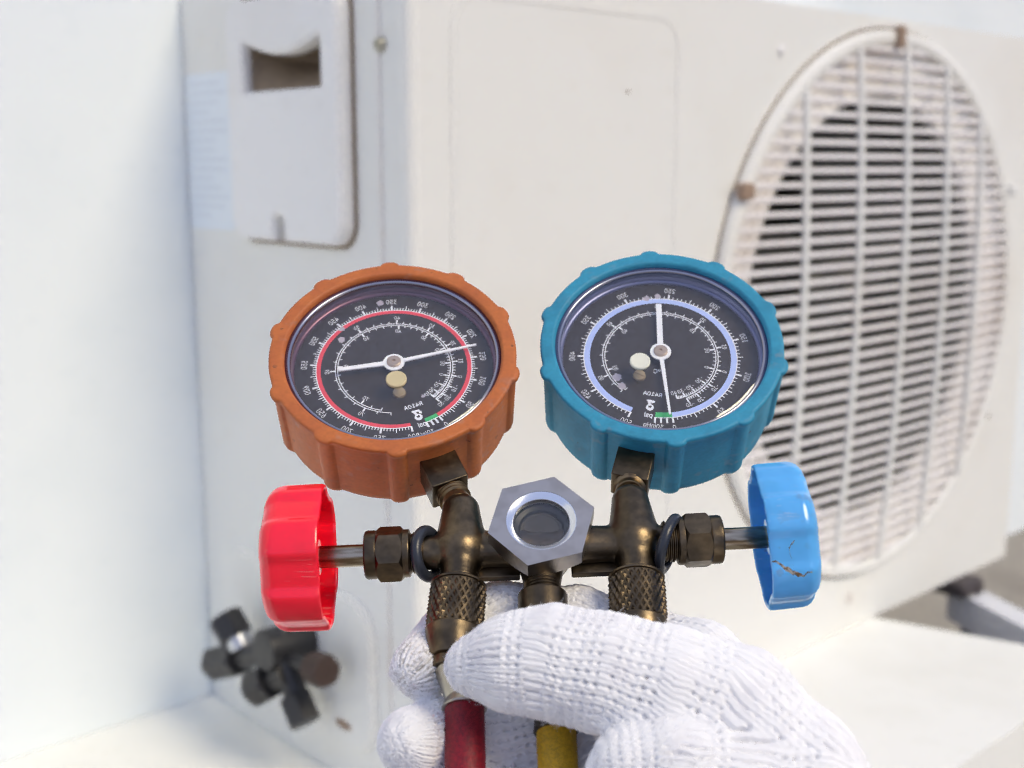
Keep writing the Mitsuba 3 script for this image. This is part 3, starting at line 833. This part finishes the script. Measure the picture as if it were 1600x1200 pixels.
# -- valve stems, packing nuts, rings and hand wheels
def wheel(s, mat, x0, ax_roll, name):
    """Hand wheel, an open six-lobed cup; s = -1 left, +1 right; x0: where its open edge lies."""
    grooves = np.radians(np.arange(6) * 60 + ax_roll)

    def radial(th):
        c = np.cos(6 * (th - grooves[0]))
        out = -0.95 * np.tanh(2.4 * (c - 0.15)) / np.tanh(2.4) - 0.25
        return out
    RW = 20.4
    pr = [(0, 16.3, 0), (8, 16.3, 0.1), (RW - 4.0, 15.6, 0.7), (RW - 2.3, 13.6, 0.9), (RW - 1.9, 12.0, 1), (RW - 1.7, 1.0, 1), (RW - 1.5, 0.3, 1), (RW - 0.9, 0, 1), (RW - 0.35, 0.25, 1), (RW - 0.05, 0.9, 1), (RW, 3, 1),
          (RW - 0.1, 12.2, 1), (RW - 0.35, 13.8, 1), (RW - 1.0, 15.3, 0.97), (RW - 2.2, 16.6, 0.9), (RW - 4.2, 17.6, 0.75), (RW - 8, 18.0, 0.4), (6, 18.1, 0), (0, 18.1, 0)]
    t = fixn(lathe(pr, 360, radial))
    MM = M @ T(x0, 0.3, 0) @ R([0, 1, 0], 90 * s - (5.5 if s > 0 else 0)) @ np.diag([1, 1, 0.80 if s > 0 else 0.95, 1])
    k = SET + '__hand_wheel'
    key = put(k, t, mat, MM, smooth=35, label=('glossy red scalloped hand wheel' if s < 0 else 'glossy blue scalloped hand wheel with cracked rim'))
    put(key + '__wheel_hub', fixn(cyl((0, 0, 2.5), (0, 0, 16.4), 5.2, 48, 0.5)), mat, MM, smooth=35)
    put(key + '__wheel_spoke', [rbox((3.2, 2 * RW - 4.5, 6), 0.7).translate([0, 0, 12.8]).rotate([0, 0, ax_roll + 30 + 60 * q]) for q in range(3)], mat, MM, smooth=40)
    return key, MM, radial, RW


kr, MMR, radr, RW = wheel(-1, 'wheel_red', -63.2, 12, 'red')
kb, MMB, radb, RW = wheel(1, 'wheel_blue', 61.2, -14, 'blue')


def wheel_strip(MM, rad, path, width, lift=0.06):
    """A jagged strip lying on a wheel's rim; path: (theta degrees, height)."""
    path = np.array(path, float)
    tt = np.linspace(0, len(path) - 1, 60)
    th = np.radians(np.interp(tt, range(len(path)), path[:, 0]))
    s = np.interp(tt, range(len(path)), path[:, 1])
    w = width * (0.35 + 0.9 * np.abs(meshkit.noise(np.stack([tt * 2.1, tt * 0, tt * 0], 1), 3)))
    w *= np.sin(np.linspace(0.15, np.pi - 0.15, 60)) ** 0.4
    jag = (meshkit.noise(np.stack([tt * 3.3, tt * 0 + 5, tt * 0], 1), 5) - 0.5) * 0.8
    rows = []
    for q, l in ((-1, 0.0), (-0.4, lift), (0.4, lift), (1, 0.0)):
        a = th + (jag + q * w) / RW
        r = RW + rad(a) + l
        rows.append(np.stack([r * np.cos(a), r * np.sin(a), s], 1))
    v = np.stack(rows, 1).reshape(-1, 3)
    f = np.array([[i * 4 + j, i * 4 + j + 1, (i + 1) * 4 + j + 1, (i + 1) * 4 + j] for i in range(59) for j in range(3)])
    return tri((v, f))


AXX = np.array([1.0, 0, 0])
for s, rollh in ((-1, 8), (1, 20)):
    X = lambda a: (s * a - (2.4 if s > 0 else 0), 0.3, 0)  # noqa: E731
    put(SET + '__valve_stem', fixn(cyl(X(50.5), X(75), 3.2, 48, 0.2)), 'stem_metal', M, smooth=30)
    nk = put(SET + '__packing_nut', [fixn(hexnut(X(41.4), X(49.2), 14.0, 0.7, 0, 6, rollh)), fixn(cyl(X(48.8), X(52.6), 7.0, 64, 0.8)), fixn(cyl(X(39.6), X(42.0), 6.9, 64, 0.5))], 'brass_dark', M, smooth=25)
    put(nk + '__thread', thread(X(35.5), X(40.2), 6.0, 1.15, 0.5), 'brass_dark', M, smooth=25)


def torus(R0, r0, n=72, k=18):
    a = np.linspace(0, 2 * np.pi, n, endpoint=False)
    b = np.linspace(0, 2 * np.pi, k, endpoint=False)
    A, B = np.meshgrid(a, b, indexing='ij')
    v = np.stack([(R0 + r0 * np.cos(B)) * np.cos(A), (R0 + r0 * np.cos(B)) * np.sin(A), r0 * np.sin(B)], -1).reshape(-1, 3)
    i, j = np.meshgrid(np.arange(n), np.arange(k), indexing='ij')
    f = np.stack([i * k + j, (i + 1) % n * k + j, (i + 1) % n * k + (j + 1) % k, i * k + (j + 1) % k], -1).reshape(-1, 4)
    return fixn((v, f))


put(SET + '__rubber_ring', torus(6.6, 1.65), 'rubber_ring', M @ T(-34.6, -0.2, 0) @ R([0, 0, 1], -12) @ R([0, 1, 0], 90 - 24), smooth=True)
put(SET + '__rubber_ring', torus(7.6, 1.55), 'rubber_ring', M @ T(34.6, -1.0, 0.6) @ R([0, 0, 1], -27) @ R([0, 1, 0], 90 - 4), smooth=True)


# -- hose couplings, hoses
def knurl(a, b, r, n=24, rows=7, depth=1.0):
    a, b = np.asarray(a, float), np.asarray(b, float)
    h = np.linalg.norm(b - a)
    nt, nz = n * 10, rows * 12
    th = np.linspace(0, 2 * np.pi, nt, endpoint=False)
    z = np.linspace(0, h, nz + 1)
    TH, Z = np.meshgrid(th, z)
    u, w = TH / (2 * np.pi) * n, Z / h * rows * 0.52
    tri_ = lambda x: 1 - np.abs(2 * (x - np.floor(x)) - 1)  # noqa: E731
    d = np.minimum(tri_(u + w), tri_(u - w))
    edge = np.minimum(1, np.minimum(Z, h - Z) / 0.6)
    rad = r - depth + depth * np.clip(d * 1.05, 0, 1) * edge
    v = np.stack([rad * np.cos(TH), rad * np.sin(TH), Z], -1).reshape(-1, 3)
    i, j = np.meshgrid(np.arange(nz), np.arange(nt), indexing='ij')
    f = np.stack([i * nt + j, i * nt + (j + 1) % nt, (i + 1) * nt + (j + 1) % nt, (i + 1) * nt + j], -1).reshape(-1, 4)
    return fixn(moved((v, f), align(a, b)))


def coupling(a, b, key):
    a, b = np.asarray(a, float), np.asarray(b, float)
    d = (b - a) / np.linalg.norm(b - a)
    q = lambda t: a + d * t  # noqa: E731
    k = put(key, [thread(q(-3.0), q(0.6), 5.4, 1.1, 0.45), fixn(cyl(q(0), q(2.0), 6.6, 64, 0.6, 8.0)), fixn(cyl(q(1.9), q(17.5), 7.5, 64, 0.3)), fixn(cyl(q(15.2), q(24), 8.0, 64, 0.6, 6.3)), fixn(cyl(q(23.8), q(27), 5.2, 64, 0.5))], 'brass_dark', M, smooth=30)
    put(k + '__knurling', knurl(q(2.0), q(15.4), 8.15), 'brass_dark', M)
    return k


CP = SET + '__hose_coupling'
coupling((-25.7, -10.2, 0), (-28.6, -38, -1.0), CP)
coupling((24.4, -10.2, 0), (22.6, -40, -1.0), CP)
put(CP, [thread((-2.3, -15.5, -0.5), (-2.4, -11.5, -0.5), 5.3, 1.1, 0.4), fixn(cyl((-2.4, -15.2, -0.5), (-3.0, -32, -1.5), 7.0, 64, 0.7))], 'brass_dark', M, smooth=30)


def path(pts, n=50):
    pts = np.asarray(pts, float)
    t = np.concatenate([[0], np.cumsum(np.linalg.norm(np.diff(pts, axis=0), axis=1))])
    from scipy.interpolate import CubicSpline
    return CubicSpline(t, pts)(np.linspace(0, t[-1], n))


HS = SET + '__hose'
r0 = on_m(706, 1058, 0)
r1 = on_m(726, 1108, -1)
r2 = on_m(727, 1200, -2)
k = put(HS, tube(path([r1, r2, r2 + [-1, -45, -8], r2 + [4, -120, -40]]), 5.25, 32), 'hose_red', M, smooth=40, label='dark red hose')
put(k + '__ferrule', [fixn(cyl((-28.2, -36, -1.0), r1 + [0, 1.6, 0], 4.6, 48, 0.4)), fixn(cyl(r1 + [0, 3.6, 0], r1 + [0, -0.2, 0], 4.9, 48, 0.6, 6.1))], 'ferrule_steel', M, smooth=30)
y1 = on_m(869, 1143, -1)
y2 = on_m(872, 1200, -2)
k = put(HS, tube(path([y1, y2, y2 + [1, -45, -8], y2 + [-3, -120, -38]]), 5.2, 32), 'hose_yellow', M, smooth=40, label='yellow hose')
put(k + '__ferrule', [fixn(cyl((-3.0, -31, -1.5), y1 + [0, 6, 0], 4.8, 48, 0.4)), fixn(cyl(y1 + [0, 6.2, 0], y1 + [0, -0.4, 0], 5.2, 48, 0.6, 5.9))], 'ferrule_dark', M, smooth=30)
b1 = np.array([22.2, -37.5, -1.2])
k = put(HS, tube(path([b1, b1 + [-2, -30, -3], b1 + [-3, -75, -14], b1 + [2, -140, -45]]), 5.0, 24), 'hose_blue', M, smooth=40, label='blue hose')

# wear on the wheels
put(kb + '__crack', [wheel_strip(MMB, radb, [(233, 0.3), (236, 2.5), (242, 6.5), (246, 9), (244, 13.5)], 0.62), wheel_strip(MMB, radb, [(243, 7.5), (233, 7.0), (224, 6.4), (219, 8.6)], 0.30)], 'crack_brown', MMB, smooth=True)

# ------------------------------------------------------------------ the gloved hand (millimetres in the manifold's frame)
HAND = 'gloved_hand'
note(HAND, 'hand in a white knitted work glove gripping the manifold hoses, thumb in front', 'hand')


def chain(*pts):
    return [(on_m(px, py, h), r) for px, py, h, r in pts]


THUMB = chain((740, 1040, 14.5, 7.6), (795, 1036, 17, 11.4), (865, 1034, 19, 13.6), (955, 1052, 20, 14.2), (1045, 1082, 19, 15.5), (1135, 1128, 14, 18.5), (1215, 1215, 9, 20.5))
HEEL = chain((990, 1212, 19.5, 11.5), (1065, 1216, 18.5, 14.5), (1150, 1236, 13, 18.5), (1215, 1250, 9, 21))
INDEX = chain((1100, 1040, -3, 11.5), (1010, 1015, -13, 11.0), (900, 978, -16.5, 10.6), (790, 965, -16.5, 10.2), (705, 1000, -14, 9.4), (655, 1045, -5, 8.4))
MIDDLE = chain((1110, 1090, -7, 12.5), (990, 1105, -16, 11), (880, 1135, -17.5, 10.6), (760, 1160, -17, 10.2), (685, 1155, -12, 9.6), (643, 1158, -3, 9.2))
RING = chain((1120, 1180, -9, 12.5), (1000, 1225, -17, 11), (880, 1260, -18, 10.5), (760, 1280, -17, 10.0), (690, 1285, -11, 9.0), (655, 1285, -3, 8.0))
LITTLE = chain((1130, 1270, -9, 11.5), (1010, 1335, -17, 10), (900, 1370, -17, 9.2), (790, 1390, -15, 8.6), (720, 1390, -9, 8.0))
PALM = chain((1095, 1045, -3, 11.5), (1160, 1165, 1, 17), (1245, 1290, 0, 21), (1300, 1400, 2, 24))
PALM2 = chain((1120, 1180, -8, 12.5), (1190, 1280, -4, 18), (1300, 1420, 0, 24))
PALM3 = chain((1135, 1275, -8, 12), (1230, 1390, -3, 20), (1310, 1430, 0, 24))
WRIST = chain((1300, 1400, 2, 25), (1420, 1560, 6, 27), (1560, 1740, 14, 31))
CHAINS = [THUMB, HEEL, INDEX, MIDDLE, RING, LITTLE, PALM, PALM2, PALM3, WRIST]


def hand_sdf(p, k=1.6):
    ds = []
    for c in CHAINS:
        dd = np.stack([sd_cone(p, a, b, ra_, rb_) for (a, ra_), (b, rb_) in zip(c, c[1:])])
        ds.append(smin(list(dd), 1.6) + 0.4)
    return smin(ds, k)


hm = m3.Manifold.batch_boolean([bone(a, b, ra_, rb_, 20) for c in CHAINS for (a, ra_), (b, rb_) in zip(c, c[1:])], m3.OpType.Add).refine_to_length(2.2)
ht = tri(hm)
hv = project(np.asarray(ht.vertices), hand_sdf, 5)
ht = trimesh.Trimesh(hv, ht.faces, process=False)
ht.merge_vertices()
ht = trimesh.smoothing.filter_taubin(ht, iterations=6)
hm = m3.Manifold(m3.Mesh(np.asarray(ht.vertices, np.float32), np.asarray(ht.faces, np.uint32)))
if hm.status() != m3.Error.NoError or hm.num_tri() == 0:
    v_, f_ = trimesh.remesh.subdivide_to_size(ht.vertices, ht.faces, 0.55)
else:
    mm_ = hm.refine_to_length(0.42).to_mesh()
    v_, f_ = np.array(mm_.vert_properties[:, :3], float), np.array(mm_.tri_verts)
v_ = project(v_, hand_sdf, 2, 0.6)
ht = trimesh.Trimesh(v_, f_, process=False)
ht.merge_vertices()
hv, hf = np.array(ht.vertices), np.array(ht.faces)


def knit(p, nrm):
    """Height of the knitted relief (mm) from each point's place along and round its nearest finger."""
    best = np.full(len(p), 1e9)
    U, V = np.zeros(len(p)), np.zeros(len(p))
    for ci, c in enumerate(CHAINS):
        pts = np.array([a for a, _ in c])
        L = np.concatenate([[0], np.cumsum(np.linalg.norm(np.diff(pts, axis=0), axis=1))])
        rmean = np.mean([r for _, r in c])
        wales = round(2 * math.pi * rmean / 2.45)
        ref = np.array([0.05, 0.3, 1.0])
        for i in range(len(pts) - 1):
            a, b = pts[i], pts[i + 1]
            ab = b - a
            t = np.clip((p - a) @ ab / (ab @ ab), 0 if i else -2.0, 1)
            q = p - a - t[:, None] * ab
            d = np.linalg.norm(p - a - np.clip(t, 0, 1)[:, None] * ab, axis=1) - (c[i][1] + (c[i + 1][1] - c[i][1]) * np.clip(t, 0, 1))
            on = d < best
            ax = ab / np.linalg.norm(ab)
            e1 = ref - ax * (ref @ ax)
            e1 /= np.linalg.norm(e1)
            e2 = np.cross(ax, e1)
            ang = np.arctan2(q @ e2, q @ e1)
            best = np.where(on, d, best)
            U = np.where(on, L[i] + t * (L[i + 1] - L[i]) + 3.7 * ci, U)
            V = np.where(on, ang / (2 * np.pi) * wales + 0.37 * ci, V)
    wob = meshkit.fbm(p * 0.12, 3, 4)
    wob2 = meshkit.fbm(p * 0.12 + 31, 3, 9)
    U = U + (wob - 0.5) * 2.4
    V = V + (wob2 - 0.5) * 0.9
    w = V - np.floor(V)
    c = np.abs(w - 0.5)                       # 0 at the wale's middle, 0.5 at the groove
    s = U / 2.5 + 1.7 * c
    s = s - np.floor(s)
    strand = np.sqrt(np.clip(np.sin(np.pi * s), 0, 1))
    across = np.sqrt(np.clip(1 - ((c - 0.24) / 0.27) ** 2, 0, 1))
    h = across * (0.36 + 0.36 * strand)
    s2 = U / 2.5 + 0.85
    s2 = s2 - np.floor(s2)
    holes = np.exp(-(((0.5 - c) / 0.14) ** 2 + ((s2 - 0.5) / 0.21) ** 2))
    vary = meshkit.noise(np.stack([np.floor(V), np.floor(U / 2.5), V * 0], 1) * 1.0, 11)
    global OPEN
    OPEN = holes * (0.35 + 0.65 * vary)
    h = h * (0.9 + 0.2 * vary) - holes * (0.55 + 2.6 * vary ** 2)
    h += 0.10 * (meshkit.fbm(p * 2.6, 2, 21) - 0.5)
    h += 2.0 * (meshkit.fbm(p * 0.10, 3, 33) - 0.5)
    return h - 0.35


nrm = np.array(ht.vertex_normals)
hv2 = hv + nrm * knit(hv, nrm)[:, None]
Mw = M
tipw = (M @ np.append(on_m(652, 1030, 2), 1))[:3]
tipv = mi.Point3f(*map(float, tipw))


def wool_col(p, n, uv):
    d = dr.norm(p - tipv) * 1000.0
    a = n3(p, 900.0, 2)
    st = smoothstep(15.0, 5.0, d + 6.0 * (a - 0.5)) * smoothstep(0.45, 0.75, n3(p, 1300.0, 2))
    c = mix((0.80, 0.80, 0.81), (0.75, 0.745, 0.765), smoothstep(0.45, 0.75, n3(p, 120.0)))
    return mix(c, (0.22, 0.19, 0.17), 0.6 * st)


scene['wool'] = principled(mikit.proc(wool_col), 0.95, specular=0.1, sheen=0.6)
scene['wool_fibre'] = principled((0.76, 0.765, 0.79), 0.9, specular=0.1)
hf2 = hf[OPEN[hf].mean(1) < 0.67]                # the larger gaps between stitches are open; the hand shows through
put(HAND + '__glove', trimesh.Trimesh(hv2, hf2, process=False), 'wool', M, smooth=True)
scene['skin'] = principled((0.30, 0.17, 0.12), 0.6)
inner = tri(m3.Manifold.batch_boolean([bone(a, b, ra_ - 2.6, rb_ - 2.6, 14) for c in CHAINS for (a, ra_), (b, rb_) in zip(c, c[1:])], m3.OpType.Add))
put(HAND + '__skin', inner, 'skin', M, smooth=40)
# loose fibres standing off the knit
sel = rng.choice(len(hv2), 7000, replace=False)
fv, ff = [], []
for q in sel:
    p0, n0 = hv2[q], nrm[q]
    t = rng.normal(size=3)
    t -= n0 * (t @ n0)
    t /= np.linalg.norm(t)
    L = rng.uniform(0.9, 2.6)
    bend = rng.normal(size=3) * 0.35
    pts = [p0 - n0 * 0.1, p0 + n0 * L * 0.28 + t * L * 0.35 + bend * 0.2, p0 + n0 * L * (0.35 + 0.35 * rng.random()) + t * L * 0.8 + bend]
    tb = tube(pts, [0.045, 0.04, 0.022], 3, False)
    ff.append(np.asarray(tb.faces) + 9 * len(fv))
    fv.append(np.asarray(tb.vertices))
put(HAND + '__fuzz', trimesh.Trimesh(np.vstack(fv), np.vstack(ff), process=False), 'wool_fibre', M, kind='stuff')
